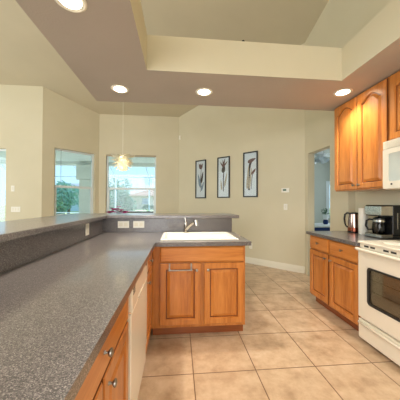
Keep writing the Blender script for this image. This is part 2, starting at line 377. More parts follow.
# ------------------------------------------------------------------ cabinets
def door_bm(w_, h_, arch=0, stile=.055, t=.021, n=14):
    """raised-panel front, lower-left corner at origin, front towards -y"""
    def loop(ins, y, a):
        x0, x1, z0, z1 = ins, w_-ins, ins, h_-ins
        P = [(x0, y, z0), (x1, y, z0)]
        for i in range(n+1):
            f = i/n; x = x1+(x0-x1)*f
            if a > 0:
                g = max(0, 1-abs(2*f-1)/.84); z = z1-a+a*(math.sin(g*PI/2)**.9)
            else: z = z1
            P.append((x, y, z))
        return P
    L_ = [loop(0, 0, 0), loop(0, -t+.005, 0), loop(.005, -t, 0), loop(stile, -t, arch), loop(stile+.005, -t+.014, arch),
          loop(stile+.014, -t+.014, arch), loop(stile+.040, -t+.002, arch*.96), loop(stile+.043, -t+.002, arch*.96)]
    bm = bmesh.new(); R = [[bm.verts.new(v) for v in l] for l in L_]; k = n+3
    for q_, (a, b) in enumerate(zip(R, R[1:])):
        for i in range(k):
            f_2 = bm.faces.new((a[i], a[(i+1) % k], b[(i+1) % k], b[i]))
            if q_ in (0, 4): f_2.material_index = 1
    bm.faces.new(R[0][::-1]); bm.faces.new(R[-1])
    return bm
def slab_bm(w_, h_, t=.021):
    bm = bmesh.new(); e = .012
    L_ = [(0, 0), (0, -t+.008), (e, -t)]
    R = [[bm.verts.new(v) for v in ((i_, y, i_), (w_-i_, y, i_), (w_-i_, y, h_-i_), (i_, y, h_-i_))] for i_, y in L_]
    for a, b in zip(R, R[1:]):
        for i in range(4): bm.faces.new((a[i], a[(i+1) % 4], b[(i+1) % 4], b[i]))
    bm.faces.new(R[0][::-1]); bm.faces.new(R[-1]); return bm
KN = [(.0, 0), (.007, 0), (.006, .004), (.0045, .008), (.0045, .013), (.010, .016), (.0145, .021), (.0135, .026), (.008, .029), (0, .030)]
def knob(parent, x, z, y=-.021):
    m = Matrix.Translation((x, y, z)) @ Matrix.Rotation(PI/2, 4, 'X')
    obj('knob', lathe(KN, n=16, mtx=m), NICK, parent, smooth=True)
def cabinet(name, loc, rz, label, W, D, z0, z1, fronts, toe=True, group=None, cat='cabinet', hollow=False):
    r = thing(name, loc, rz, label, cat, group)
    if toe:
        obj('carcass', box(0, W, 0, D, .10, z1) if not hollow else grid_solid([0, .02, W-.02, W], [0, .02, D-.02, D], lambda x, y: not (.02 < x < W-.02 and .02 < y < D-.02), .10, z1, ), WOODV, r, bevel=.002)
        obj('toe_kick', box(.0, W, .07, D-.0, 0, .10), WOODK, r)
    else: obj('carcass', box(0, W, 0, D, z0, z1), WOODV, r, bevel=.002)
    for fr in fronts:
        kind, x0, x1, a, b = fr[:5]; kn = fr[5] if len(fr) > 5 else None; arch = fr[6] if len(fr) > 6 else 0
        if kind == 'door': bm = door_bm(x1-x0, b-a, arch)
        else: bm = slab_bm(x1-x0, b-a)
        o = obj(kind if kind != 'panel' else 'false_drawer', bm, [WOODV, GROOVE] if kind == 'door' else WOODH, r, loc=None)
        o.location = (x0, 0, a)
        if kn: knob(o, kn[0]-x0, kn[1]-a)
    return r
# sink base in the peninsula: world x = lx-.245
ox = -.245
cabinet('sink_base_cabinet', (ox, 2.246, 0), 0, 'maple sink cabinet at the peninsula end, two raised-panel doors with a towel bar on one', .895, .70, 0, .875,
        [('panel', .072, .878, .722, .868), ('door', .072, .460, .13, .712, (.418, .650)), ('door', .490, .878, .13, .712, (.528, .650))], hollow=True)
cabinet('base_cabinet', (-.262, 1.803, 0), PI/2, 'narrow maple cabinet in the inside corner between dishwasher and sink cabinet', .438, .655, 0, .875,
        [('drawer', .022, .40, .722, .868, (.21, .795)), ('door', .022, .40, .13, .712, (.07, .655))])
cabinet('base_cabinet', (-.262, .405, 0), PI/2, 'maple cabinet with one wide drawer, nearest the camera under the long grey counter', .79, .655, 0, .875,
        [('drawer', .012, .778, .715, .868, (.395, .795)), ('door', .012, .388, .13, .705, (.345, .655)), ('door', .402, .778, .13, .705, (.447, .655))])
cabinet('base_cabinet', (1.736, 2.945, 0), -PI/2, 'maple base cabinet with two drawers over two doors beside the cream range', .845, .66, 0, .875,
        [('drawer', .008, .383, .705, .866, (.195, .79)), ('drawer', .405, .838, .705, .866, (.62, .79)),
         ('door', .008, .383, .118, .690, (.345, .640)), ('door', .405, .838, .118, .690, (.445, .640))])
cabinet('wall_cabinet', (1.991, 2.816, 0), -PI/2, 'tall maple wall cabinet with two arched doors above the kettle', .764, .305, 1.435, 2.495,
        [('door', .006, .377, 1.45, 2.485, (.345, 1.49), .06), ('door', .387, .758, 1.45, 2.485, (.42, 1.49), .06)], toe=False)
cabinet('wall_cabinet', (1.991, 2.048, 0), -PI/2, 'short maple wall cabinet with arched doors mounted directly over the microwave', .764, .305, 1.87, 2.495,
        [('door', .020, .380, 1.885, 2.485, (.345, 1.92), .06), ('door', .390, .758, 1.885, 2.485, (.42, 1.92), .06)], toe=False)

# over-door towel bar
tb = thing('towel_bar', (.03, 2.225, .64), 0, 'chrome towel bar hooked over the left door of the sink cabinet', 'towel bar')
obj('bar', cyl((-.12, -.046, .02), (.10, -.046, .02), .0065, n=12), NICK, tb, smooth=True)
for x in (-.112, .092):
    obj('hook', box(x-.007, x+.007, -.009, -.0025, .0, .074, box(x-.007, x+.007, -.05, -.009, .014, .026)), NICK, tb, bevel=.001)

# worktops
SKX0, SKX1, SKY0, SKY1 = -.175, .60, 2.305, 2.87
hx0, hx1, hy0, hy1 = SKX0+.03, SKX1-.03, SKY0+.03, SKY1-.07
def Lf(x, y):
    if hx0 < x < hx1 and hy0 < y < hy1: return False
    return x < -.215 or y > 2.205
bm = grid_solid([LX, -.215, hx0, hx1, .70], [-.6, 2.205, hy0, hy1, LY], Lf, .876, .914)
tag(obj('countertop', bm, GRAN, loc=(-.4, 1.5, .876)), 'long L-shaped grey speckled worktop holding the white sink', 'countertop')
tag(obj('countertop', box(1.692, XR, 2.100, 2.985, .876, .914), GRAN, loc=(2.04, 2.5, .876), bevel=.004), 'short dark speckled worktop under the kettle and coffee maker', 'countertop')
bm = grid_solid([LX-.019, LX, .68], [-.6, LY, LY+.019], lambda x, y: x < LX or y > LY, .915, 1.089)
tag(obj('backsplash', bm, GRAN, loc=(-.4, 2.95, .915)), 'speckled laminate upstand between the long worktop and the raised bar', 'backsplash')
bm = grid_solid([-1.42, -.855, .76], [-.9, 2.89, 3.42], lambda x, y: x < -.855 or y > 2.89, 1.0905, 1.130)
tag(obj('bar_top', bm, GRAN, loc=(-.9, 3.1, 1.0905), bevel=.006), 'raised L-shaped breakfast bar top of glossy speckled laminate', 'bar top')

# sink, drop-in
sk = thing('sink', (.225, 2.595, .914), 0, 'wide white drop-in sink in the peninsula worktop', 'sink')
X0, X1, Y0, Y1 = SKX0-.225, SKX1-.225, SKY0-2.595, SKY1-2.595
b1x = (X0+.04, X1-.04); by = (Y0+.04, Y1-.085)
def sfill(x, y): return not ((b1x[0] < x < b1x[1]) and by[0] < y < by[1])
obj('rim', grid_solid([X0, b1x[0], b1x[1], X1], [Y0, by[0], by[1], Y1], sfill, .0005, .014), SINK, sk, bevel=.006, bseg=3)
for bx in (b1x,):
    bm = bmesh.new(); e = .03; d = -.19; m_ = .004
    rings = [[(bx[0]+i, by[0]+i), (bx[1]-i, by[0]+i), (bx[1]-i, by[1]-i), (bx[0]+i, by[1]-i)] for i in (-m_, -m_+.0, e)]
    zz = [.0, .0, d]
    R = [[bm.verts.new((x, y, z)) for x, y in rg] for rg, z in zip([rings[0], rings[2]], [0, d])]
    for i in range(4): bm.faces.new((R[0][i], R[0][(i+1) % 4], R[1][(i+1) % 4], R[1][i]))
    bm.faces.new(R[1])
    bo = obj('bowl', bm, SINK, sk)
    sm = bo.modifiers.new('solid', 'SOLIDIFY'); sm.thickness = .004; sm.offset = 1
    obj('drain', lathe([(0, 0), (.035, 0), (.035, .004), (.028, .002), (0, .002)], (bx[0]+bx[1])/2, (by[0]+by[1])/2, d+.005), CHROME, bo, smooth=True)
# faucet
fa = thing('faucet', (.086, 2.815, .929), 0, 'chrome single-lever faucet with pull-out spout behind the white sink', 'faucet')
obj('base', lathe([(0, 0), (.030, 0), (.030, .006), (.022, .012), (.020, .07), (.021, .085), (0, .085)]), CHROME, fa, smooth=True)
obj('spout', tube([(0, -.005, .03), (.03, -.06, .075), (.065, -.125, .115), (.095, -.18, .142), (.108, -.205, .146)], [.018, .017, .017, .018, .018], 14), CHROME, fa, smooth=True)
obj('spray_head', cyl((.104, -.20, .16), (.112, -.212,   .100), .028, .023, 16), CHROME, fa, smooth=True)
lv = obj('lever', lathe([(0, .085), (.02, .085), (.021, .11), (.016, .125), (0, .128)]), CHROME, fa, smooth=True)
obj('lever_handle', tube([(0, 0, .12), (-.004, .008, .15), (-.008, .014, .175)], [.010, .012, .014], 10), CHROME, lv, smooth=True)

# dishwasher
dw = thing('dishwasher', (-.255, 1.2025, 0), PI/2, 'cream dishwasher built in under the long grey counter', 'dishwasher')
obj('body', box(0, .595, .0, .60, .10, .870), BISQW, dw)
obj('toe_panel', box(.005, .59, .05, .10, 0, .10), BISQW, dw)
dd = obj('door', box(.004, .591, -.022, 0, .245, .725), BISQW, dw, bevel=.006)
cpn = obj('control_panel', box(.004, .591, -.026, 0, .73, .866), BISQW, dw, bevel=.008)
bm = bmesh.new()
for k in range(3):
    z = .842-.013*k
    box(.03, .085, -.0268, -.0255, z-.0035, z+.0035, bm)
obj('vent', bm, DARK, cpn)
obj('lower_panel', box(.004, .591, -.016, 0, .105, .238), BISQW, dw, bevel=.004)
obj('pocket_handle', box(.20, .40, -.030, -.022, .728, .742), BISQW, dd)
tag(obj('latch_badge', box(.49, .52, -.0275, -.0255, .835, .85), DARK, cpn), 'small dark latch mark')

# ------------------------------------------------------------------ range
rg = thing('range', (1.735, 2.093, 0), -PI/2, 'cream freestanding electric range with dark oven window', 'range')
Wd = .76
obj('body', box(0, Wd, .0, .655, .02, .905), BISQ, rg, bevel=.004)
obj('cooktop', box(-.004, Wd+.002, -.035, .66, .912, .932), BISQ, rg, bevel=.007, bseg=3)
bm = bmesh.new()
obj('vent_strip', box(.004, Wd-.004, -.012, 0, .868, .908), BISQ, rg)
dr = obj('oven_door', grid_solid([.005, .115, Wd-.115, Wd-.005], [.225, .375, .705, .862], lambda u, v: not (.115 < u < Wd-.115 and .375 < v < .705), -.034, 0, lambda u, v, w_: (u, w_, v)), BISQ, rg, bevel=.006)
# rounded window surround
def rrect(x0, x1, z0, z1, rad, y, n=6):
    P = []
    for cx, cz, a in ((x1-rad, z0+rad, -PI/2), (x1-rad, z1-rad, 0), (x0+rad, z1-rad, PI/2), (x0+rad, z0+rad, PI)):
        for i in range(n+1): P.append((cx+rad*math.cos(a+i*PI/2/n), y, cz+rad*math.sin(a+i*PI/2/n)))
    return P
def plate(outer, inner, y0, y1, bm=None):
    bm = bm or bmesh.new(); k = len(outer)
    R = [[bm.verts.new((p[0], y, p[2])) for p in q_] for q_, y in ((outer, y0), (outer, y1), (inner, y1), (inner, y0))]
    for a in range(4):
        A, Bq = R[a], R[(a+1) % 4]
        for i in range(k): bm.faces.new((A[i], A[(i+1) % k], Bq[(i+1) % k], Bq[i]))
    return bm
wx0, wx1, wz0, wz1 = .125, Wd-.125, .385, .70
obj('window_trim', plate(rrect(wx0-.012, wx1+.012, wz0-.012, wz1+.012, .034, 0), rrect(wx0+.006, wx1-.006, wz0+.006, wz1-.006, .028, 0), -.037, -.010), DARK, dr)
def solidplate(P, y0, y1):
    bm = bmesh.new(); A = [bm.verts.new((p[0], y0, p[2])) for p in P]; Bq = [bm.verts.new((p[0], y1, p[2])) for p in P]
    bm.faces.new(A); bm.faces.new(Bq[::-1]); k = len(P)
    for i in range(k): bm.faces.new((A[i], A[(i+1) % k], Bq[(i+1) % k], Bq[i]))
    return bm
obj('cavity', box(wx0-.005, wx1+.005, -.008, -.004, wz0-.005, wz1+.005), OVEND, dr)
bm = bmesh.new()
for z in (.50, .60):
    cyl((wx0, -.013, z), (wx1, -.013, z), .0022, n=6, bm=bm)
for k in range(9):
    x = wx0+.03+k*(wx1-wx0-.06)/8
obj('oven_rack', bm, STEEL, dr)
obj('oven_window', solidplate(rrect(wx0+.004, wx1-.004, wz0+.004, wz1-.004, .028, 0), -.030, -.027), OVENG, dr)
hd = tube([(.012, -.034, .858), (.018, -.062, .862), (.05, -.074, .862), (Wd-.05, -.074, .862), (Wd-.018, -.062, .862), (Wd-.012, -.034, .858)], .014, 12)
obj('handle', hd, BISQ, dr, smooth='all')
bm = bmesh.new()
for x0 in (.055, .125, .26, .33, .47, .54, .64):
    obj('vent_slot', box(x0, x0+.050, -.0135, -.0115, .882, .898), DARK, rg)
dwz = obj('storage_drawer', box(.005, Wd-.005, -.030, 0, .03, .205), BISQ, rg, bevel=.005)
obj('drawer_lip', tube([(.02, -.028, .178), (.03, -.048, .182), (Wd-.03, -.048, .182), (Wd-.02, -.028, .178)], .012, 10), BISQ, dwz, smooth='all')
bg_ = obj('backguard', box(0, Wd, .60, .658, .932, 1.09), BISQ, rg, bevel=.01)
for x in (.08, .18, .58, .68):
    obj('knob', lathe([(0, 0), (.02, 0), (.018, .02), (0, .02)], n=16, mtx=Matrix.Translation((x, .60, 1.01)) @ Matrix.Rotation(PI/2, 4, 'X')), BISQ, bg_, smooth=True)
for (x, y, rr_) in ((.2, .18, .10), (.56, .18, .08), (.2, .45, .08), (.56, .45, .10)):
    obj('burner', lathe([(rr_-.004, 0), (rr_, 0), (rr_, .0012), (rr_-.004, .0012)], x, y, .9321), tuple([PLAST])[0], rg)

# microwave
mw = thing('microwave', (1.945, 2.046, 1.42), -PI/2, 'cream over-the-range microwave under the short wall cabinet', 'microwave')
obj('body', box(0, Wd, 0, .43, 0, .445), BISQ, mw, bevel=.004)
bm = box(.0, Wd, -.022, 0, .375, .445)
for k in range(6): box(.02, Wd-.02, -.026, -.022, .384+k*.0095, .389+k*.0095, bm)
obj('grille', bm, BISQ, mw)
md = obj('door', plate(rrect(.003, .55, .004, .37, .012, 0), rrect(.06, .50, .07, .325, .02, 0), -.028, 0), BISQ, mw)
MWG = mottled('microwave_window', rgb(196, 204, 198), rgb(205, 212, 206), 6, .12)
obj('door_window', solidplate(rrect(.055, .505, .065, .33, .02, 0), -.022, -.004), MWG, md)
obj('emblem', box(.085, .102, -.0295, -.0275, .036, .052), DARK, md)
obj('control_panel', box(.553, Wd-.003, -.026, 0, .004, .37), BISQ, mw, bevel=.004)

# ------------------------------------------------------------------ things on the right worktop
kt = thing('kettle', (2.255, 2.835, .914), 0, 'rose-tinted steel electric kettle with black handle at the end of the worktop', 'kettle')
obj('power_base', lathe([(0, 0), (.074, 0), (.076, .006), (.072, .014), (0, .014)]), BLACK, kt, smooth=True)
obj('lower_band', lathe([(0, .0145), (.070, .0145), (.071, .03), (.070, .062), (0, .062)]), mottled('copper_band', rgb(150, 84, 64), rgb(165, 95, 74), 20, .22, metal=1), kt, smooth=True)
obj('body', lathe([(0, .0625), (.070, .0625), (.069, .10), (.062, .19), (.058, .232), (0, .232)]), COPPER, kt, smooth=True)
obj('lid', lathe([(0, .2325), (.058, .2325), (.056, .246), (.040, .254), (.012, .258), (0, .258)]), BLACK, kt, smooth=True)
a = math.radians(146); hxd, hyd = math.cos(a), math.sin(a)
obj('handle', tube([(hxd*r__, hyd*r__, z) for r__, z in ((.045, .245), (.075, .246), (.098, .225), (.105, .17), (.098, .11), (.085, .075), (.068, .06))], [.010, .012, .012, .011, .010, .010, .009], 10), BLACK, kt, smooth=True)
a = math.radians(326)
obj('spout', tube([(math.cos(a)*.05, math.sin(a)*.05, .20), (math.cos(a)*.075, math.sin(a)*.075, .235)], [.02, .012], 10), BLACK, kt, smooth=True)

cn = thing('paper_towel_roll', (2.215, 2.635, .914), 0, 'plain cream upright roll standing between kettle and coffee maker', 'paper towel roll')
obj('roll', lathe([(.012, .004), (.047, .004), (.049, .012), (.049, .31), (.047, .315), (.012, .315)]), PLAST, cn, smooth=True)
obj('holder_base', lathe([(0, 0), (.058, 0), (.058, .004), (0, .004)]), STEEL, cn, smooth=True)

cm = thing('coffee_maker', (2.12, 2.282, .914), 0, 'black and stainless drip coffee maker with glass carafe next to the range', 'coffee maker')
# local x runs from its front (0) to the wall, y from near side (0) to far side
obj('tower', box(.135, .265, .0, .20, .03, .355), BLACK, cm, bevel=.012, bseg=3)
bs = obj('base', box(.0, .265, .0, .20, .0, .03), BLACK, cm, bevel=.006)
hdp = obj('brew_head', box(-.005, .134, -.004, .204, .235, .355), BLACK, cm, bevel=.01, bseg=3)
obj('head_panel', grid_solid([-.008, .003, .128], [-.008, .003, .197, .208], lambda x, y: not (x > .003 and .003 < y < .197), .245, .342), STEEL, hdp, bevel=.003)
obj('base_panel', grid_solid([-.008, .001, .128], [-.007, .001, .199, .207], lambda x, y: not (x > .001 and .001 < y < .199), .006, .042), STEEL, bs, bevel=.003)
obj('warming_plate', lathe([(0, .0305), (.062, .0305), (.062, .036), (0, .036)], .067, .10), BLACK, cm, smooth=True)
obj('water_gauge', box(.185, .192, -.003, .001, .10, .27), STEEL, cm)
cf = obj('carafe', lathe([(0, .037), (.052, .037), (.062, .065), (.064, .105), (.060, .15), (.052, .182), (.050, .195)], .067, .10), CARAFE, cm, smooth=True)
obj('carafe_lid', lathe([(0, .196), (.056, .196), (.056, .212), (.03, .222), (0, .222)], .067, .10), BLACK, cf, smooth=True)
obj('collar', lathe([(.056, .172), (.060, .172), (.056, .194), (.052, .194)], .067, .10), STEEL, cf, smooth=True)
obj('carafe_handle', tube([(.045, .15, .19), (.02, .175, .195), (.0, .19, .18), (-.005, .195, .12), (.01, .18, .08), (.035, .15, .085)], [.009, .011, .011, .011, .010, .008], 10), BLACK, cf, smooth=True)

# ------------------------------------------------------------------ recessed lights
spots = [(-.655, 1.459, 'round recessed ceiling light cut by the top of the picture, nearest the camera'),
         (-.632, 2.565, 'round recessed ceiling light at the far left corner of the soffit'),
         (.271, 2.543, 'round recessed ceiling light in the middle of the soffit, above the sink'),
         (1.782, 2.40, 'round recessed ceiling light beside the arched wall cabinet'),
         (1.80, .7, 'added recessed light above the range side, unseen behind the camera'), (-.655, -.2, 'added recessed light above the long counter, unseen behind the camera'),
         (1.80, -1.0, 'added recessed light at the rear right of the soffit, unseen behind the camera'), (.65, -1.75, 'added recessed light at the rear of the soffit, unseen behind the camera')]  # last four are added behind the camera to brighten the kitchen
first = None
for i, (x, y, lab) in enumerate(spots):
    if first is None:
        t0 = thing('recessed_light', (x, y, 2.5), 0, lab, 'ceiling light', 'recessed lights in the soffit')
        obj('trim_ring', lathe([(.076, -.003), (.082, -.0065), (.092, -.003), (.094, -.0005), (.076, -.0005)], n=36), WHITE, t0, smooth=True)
        obj('lens', lathe([(0, -.007), (.03, -.0062), (.0755, -.002), (.0755, -.0006), (0, -.0006)], n=36), LAMP, t0, smooth=True)
        first = t0
    else:
        t0 = first.copy(); COL.objects.link(t0); t0.location = (x, y, 2.5); tag(t0, lab)
        for ch in list(first.children):
            c_ = ch.copy(); COL.objects.link(c_); c_.parent = t0
    light('can_spot', 'SPOT', (x, y, 2.485), 42, (1, .90, .76), (0, 0, 0), spot_size=math.radians(135), spot_blend=.9, shadow_soft_size=.06)

# small dark fitting on top of the tray ledge
sp_ = thing('ledge_fitting', (.612, 2.20, 2.825), 0, 'tiny dark fitting on the top edge of the ceiling tray', 'fitting')
obj('foot', lathe([(0, 0), (.028, 0), (.024, .008), (0, .008)], n=16), BLACK, sp_, smooth=True)
obj('head', lathe([(0, .008), (.014, .008), (.015, .022), (.010, .028), (0, .028)], n=16), BLACK, sp_, smooth=True)

# ------------------------------------------------------------------ pictures on the diagonal wall
dv = (Vector(Ac)-Vector(Cc)).normalized(); WRZ = math.atan2(dv.y, dv.x)
def onwall(x_): # point on the back_right wall by its world x
    tt = (x_-Cc[0])/dv.x; P = Vector(Cc)+dv*tt; return (P.x, P.y)
def strip(pts, ws, y, bm):
    n_ = len(pts); A, B2 = [], []
    for i, (x, z) in enumerate(pts):
        a = pts[max(i-1, 0)]; b = pts[min(i+1, n_-1)]; dx, dz = b[0]-a[0], b[1]-a[1]; l_ = math.hypot(dx, dz) or 1
        nx, nz = -dz/l_, dx/l_; w2 = ws[i]/2
        A.append(bm.verts.new((x+nx*w2, y, z+nz*w2))); B2.append(bm.verts.new((x-nx*w2, y, z-nz*w2)))
    for i in range(n_-1): bm.faces.new((A[i], A[i+1], B2[i+1], B2[i]))
def leafp(cx, cz, l_, w2, ang, y, bm, n=8):
    P = []
    for i in range(n*2):
        t2 = i/(n*2)*2*PI; u = math.cos(t2)*l_/2; v = math.sin(t2)*w2/2*(1-.5*math.cos(t2)); P.append((cx+u*math.cos(ang)-v*math.sin(ang), y, cz+u*math.sin(ang)+v*math.cos(ang)))
    bm.faces.new([bm.verts.new(p) for p in P])
def picture(xc, wd, z0, z1, label, art):
    P = onwall(xc); r = thing('framed_picture', (P[0], P[1], z0), WRZ, label, 'picture', 'framed flower pictures on the diagonal wall')
    H = z1-z0; h = wd/2; b = .026
    obj('frame', grid_solid([-h, -h+b, h-b, h], [0, b, H-b, H], lambda u, v: not (-h+b < u < h-b and b < v < H-b), -.028, -.002, lambda u, v, w_: (u, w_, v)), FRAMEB, r, bevel=.002)
    pr_ = obj('print', box(-h+b-.002, h-b+.002, -.012, -.004, b-.002, H-b+.002), PAPER, r)
    for nm, m_, fn in art:
        bm = bmesh.new(); fn(bm, H); obj(nm, bm, m_, pr_)
    obj('glass', box(-h+b-.001, h-b+.001, -.020, -.0185, b-.001, H-b+.001), PICG, r)
yv = -.0128
def a1s(bm, H): strip([(.0, .16), (.02, .3), (-.01, .45), (.01, .62), (.02, .74)], [.012, .016, .018, .014, .01], yv, bm); leafp(.045, .52, .30, .06, 1.35, yv-.0002, bm)
def a1f(bm, H):
    for k, (dx, an) in enumerate(((-.03, 1.9), (0, 1.57), (.035, 1.2))): leafp(.0+dx, .80, .15, .055, an, yv-.0004-k*.0002, bm)
def a1b(bm, H): leafp(-.045, .44, .36, .07, 1.8, yv-.0001, bm); leafp(.06, .30, .25, .05, 1.2, yv-.00015, bm)
def a2s(bm, H): strip([(.0, .15), (-.005, .35), (.0, .5), (.01, .66)], [.02, .024, .03, .02], yv, bm); leafp(.0, .68, .2, .09, 1.4, yv-.0002, bm)
def a2f(bm, H):
    for k, (dx, dz, an) in enumerate(((-.045, .77, 2.2), (-.01, .80, 1.7), (.05, .78, .8), (.02, .83, 1.3))): leafp(dx, dz, .17, .035, an, yv-.0004-k*.0002, bm)
def a2t(bm, H): leafp(.06, .42, .34, .045, 1.35, yv-.0001, bm); leafp(-.06, .3, .25, .04, 1.7, yv-.0001, bm)
def a3s(bm, H): strip([(-.03, .15), (-.03, .35), (-.035, .55), (-.01, .70), (.04, .78)], [.045, .05, .05, .05, .03], yv, bm); strip([(.02, .17), (.03, .35), (.055, .5)], [.01, .012, .014], yv, bm)
def a3f(bm, H): leafp(.03, .78, .2, .075, .35, yv-.0004, bm); leafp(.075, .54, .16, .05, .9, yv-.0006, bm)
def a3t(bm, H): leafp(-.06, .42, .5, .05, 1.5, yv-.0001, bm); leafp(.0, .4, .46, .045, 1.45, yv-.0002, bm)
picture(.555, .335, 1.39, 2.345, 'narrow black-framed tulip print, leftmost of the three on the diagonal wall', [('stem', INKD, a1s), ('leaves', INKB, a1b), ('blossom', INKR, a1f)])
picture(1.040, .342, 1.395, 2.345, 'black-framed lily print with spread thin petals, middle of the three on the diagonal wall', [('stem', INKD, a2s), ('leaves', INKT, a2t), ('blossom', INKR, a2f)])
picture(1.525, .338, 1.405, 2.37, 'black-framed calla lily print with two bending blooms, nearest the thermostat', [('stem', INKD, a3s), ('leaves', INKT, a3t), ('blossom', INKR, a3f)])

# wall devices
def device(name, loc, rz, w2, h2, label, cat, bits, t=.006, m=PLAST, group=None):
    r = thing(name, loc, rz, label, cat, group)
    obj('plate', box(-w2/2, w2/2, -t, -.0005, -h2/2, h2/2), m, r, bevel=.0015)
    for nm, x0, x1, z0, z1, mm in bits: obj(nm, box(x0, x1, -t-.002, -t+.0005, z0, z1), mm, r)
    return r
LCD = mottled('thermostat_display', rgb(70, 100, 80), rgb(80, 110, 88), 10, .3)
P = onwall(2.05); device('thermostat', (P[0], P[1], 1.53), WRZ, .15, .085, 'white wall thermostat with a small green display right of the pictures', 'thermostat', [('display', -.045, .02, -.015, .022, LCD), ('button', .035, .055, .0, .015, PLAST)], t=.022)
device('switch_plate', (P[0], P[1], 1.21), WRZ, .07, .115, 'pale switch plate directly below the thermostat', 'switch', [('rocker', -.015, .015, -.032, .032, WHITE)])
P = onwall(1.53); device('wall_outlet', (P[0], P[1], .37), WRZ, .07, .115, 'pale outlet low on the diagonal wall just right of the sink cabinet', 'outlet', [('socket', -.016, .016, .01, .036, WHITE), ('socket', -.016, .016, -.036, -.01, WHITE)])
P = onwall(.035); device('alarm_sensor', (P[0], P[1], 3.04), WRZ, .05, .11, 'small white motion sensor high in the wall corner', 'sensor', [('eye', -.015, .015, -.02, .02, WHITE)], t=.03)
device('switch_plate', (-3.63, 5.5, 1.576), 0, .07, .13, 'single pale switch plate beside the left glass door, upper of two', 'switch', [('rocker', -.015, .015, -.032, .032, WHITE)])
device('switch_plate', (-3.565, 5.5, 1.12), 0, .19, .115, 'wide pale triple switch plate beside the left glass door, lower of two', 'switch', [('rocker', x-.015, x+.015, -.032, .032, WHITE) for x in (-.055, 0, .055)])
device('wall_outlet', (LX, 2.463, 1.012), PI/2, .085, .118, 'cream outlet plate on the left upstand near the corner', 'outlet', [('socket', -.018, .018, .01, .04, WHITE), ('socket', -.018, .018, -.04, -.01, WHITE)])
device('wall_outlet', (-.672, LY, 1.014), 0, .135, .085, 'cream horizontal plate on the back upstand, left one of the pair', 'outlet', [('rocker', -.05, -.008, -.022, .022, WHITE), ('rocker', .008, .05, -.022, .022, WHITE)])
device('wall_outlet', (-.488, LY, 1.014), 0, .135, .085, 'cream horizontal plate on the back upstand, right one nearest the sink', 'outlet', [('socket', -.05, -.01, -.02, .02, WHITE), ('socket', .01, .05, -.02, .02, WHITE)])

# ------------------------------------------------------------------ pendant lamp
px_, py_, pz_ = -1.072, 4.6, 1.875
pl = thing('pendant_lamp', (px_, py_, pz_), 0, 'glowing cream pendant lamp of layered petals hanging before the back window', 'pendant lamp')
zc_ = zceil(py_)-pz_
obj('cord', cyl((0, 0, .30), (0, 0, zc_-.02), .003, n=8), PLAST, pl)
obj('canopy', lathe([(0, 0), (.05, 0), (.055, -.02), (.01, -.03), (0, -.03)], z=zc_+.005), PLAST, pl, smooth=True)
obj('socket', cyl((0, 0, .19), (0, 0, .31), .018), PLAST, pl, smooth=True)
obj('bulb', lathe([(0, .09), (.02, .095), (.034, .125), (.03, .155), (.016, .19), (0, .192)], n=18), BULB, pl, smooth=True)
def petal_mesh(l_, w2, curl):
    bm = bmesh.new(); nu, nv = 6, 4; G = []
    for i in range(nu+1):
        u = i/nu; wd = w2*math.sin(PI*(.12+.80*u))**.8; row = []
        for j in range(nv+1):
            v = j/nv*2-1
            row.append(bm.verts.new((u*l_*math.cos(curl*u*.5), v*wd/2, -abs(v)**2*wd*.18 - l_*math.sin(curl*u*.5)*u)))
        G.append(row)
    for i in range(nu):
        for j in range(nv): bm.faces.new((G[i][j], G[i+1][j], G[i+1][j+1], G[i][j+1]))
    me = bpy.data.meshes.new('petal'); bm.to_mesh(me); bm.free(); me.materials.append(PETAL)
    for p in me.polygons: p.use_smooth = True
    return me
# (count, root radius, root z, pitch down degrees, length, width, curl)
tiers = [(8, .03, .29, 2, .205, .13, -.1), (8, .05, .262, 22, .165, .105, -.1), (8, .06, .225, 36, .16, .10, -.1), (7, .06, .19, 48, .155, .10, -.1), (6, .05, .155, 60, .145, .09, -.1), (5, .03, .13, 76, .125, .08, -.1)]
for ti, (n_, rr_, z, pd, l_, w2, cu) in enumerate(tiers):
    me = petal_mesh(l_, w2, cu)
    for k in range(n_):
        o = bpy.data.objects.new('petal', me); COL.objects.link(o); o.parent = pl
        az = 2*PI*(k+.5*(ti % 2)+random.uniform(-.12, .12))/n_; jt = random.uniform(-7, 7)
        o.matrix_local = Matrix.Translation((rr_*math.cos(az), rr_*math.sin(az), z)) @ Matrix.Rotation(az, 4, 'Z') @ Matrix.Rotation(math.radians(pd+jt), 4, 'Y')
light('pendant_light', 'POINT', (px_, py_, pz_+.16), 9, (1, .92, .74), shadow_soft_size=.035)

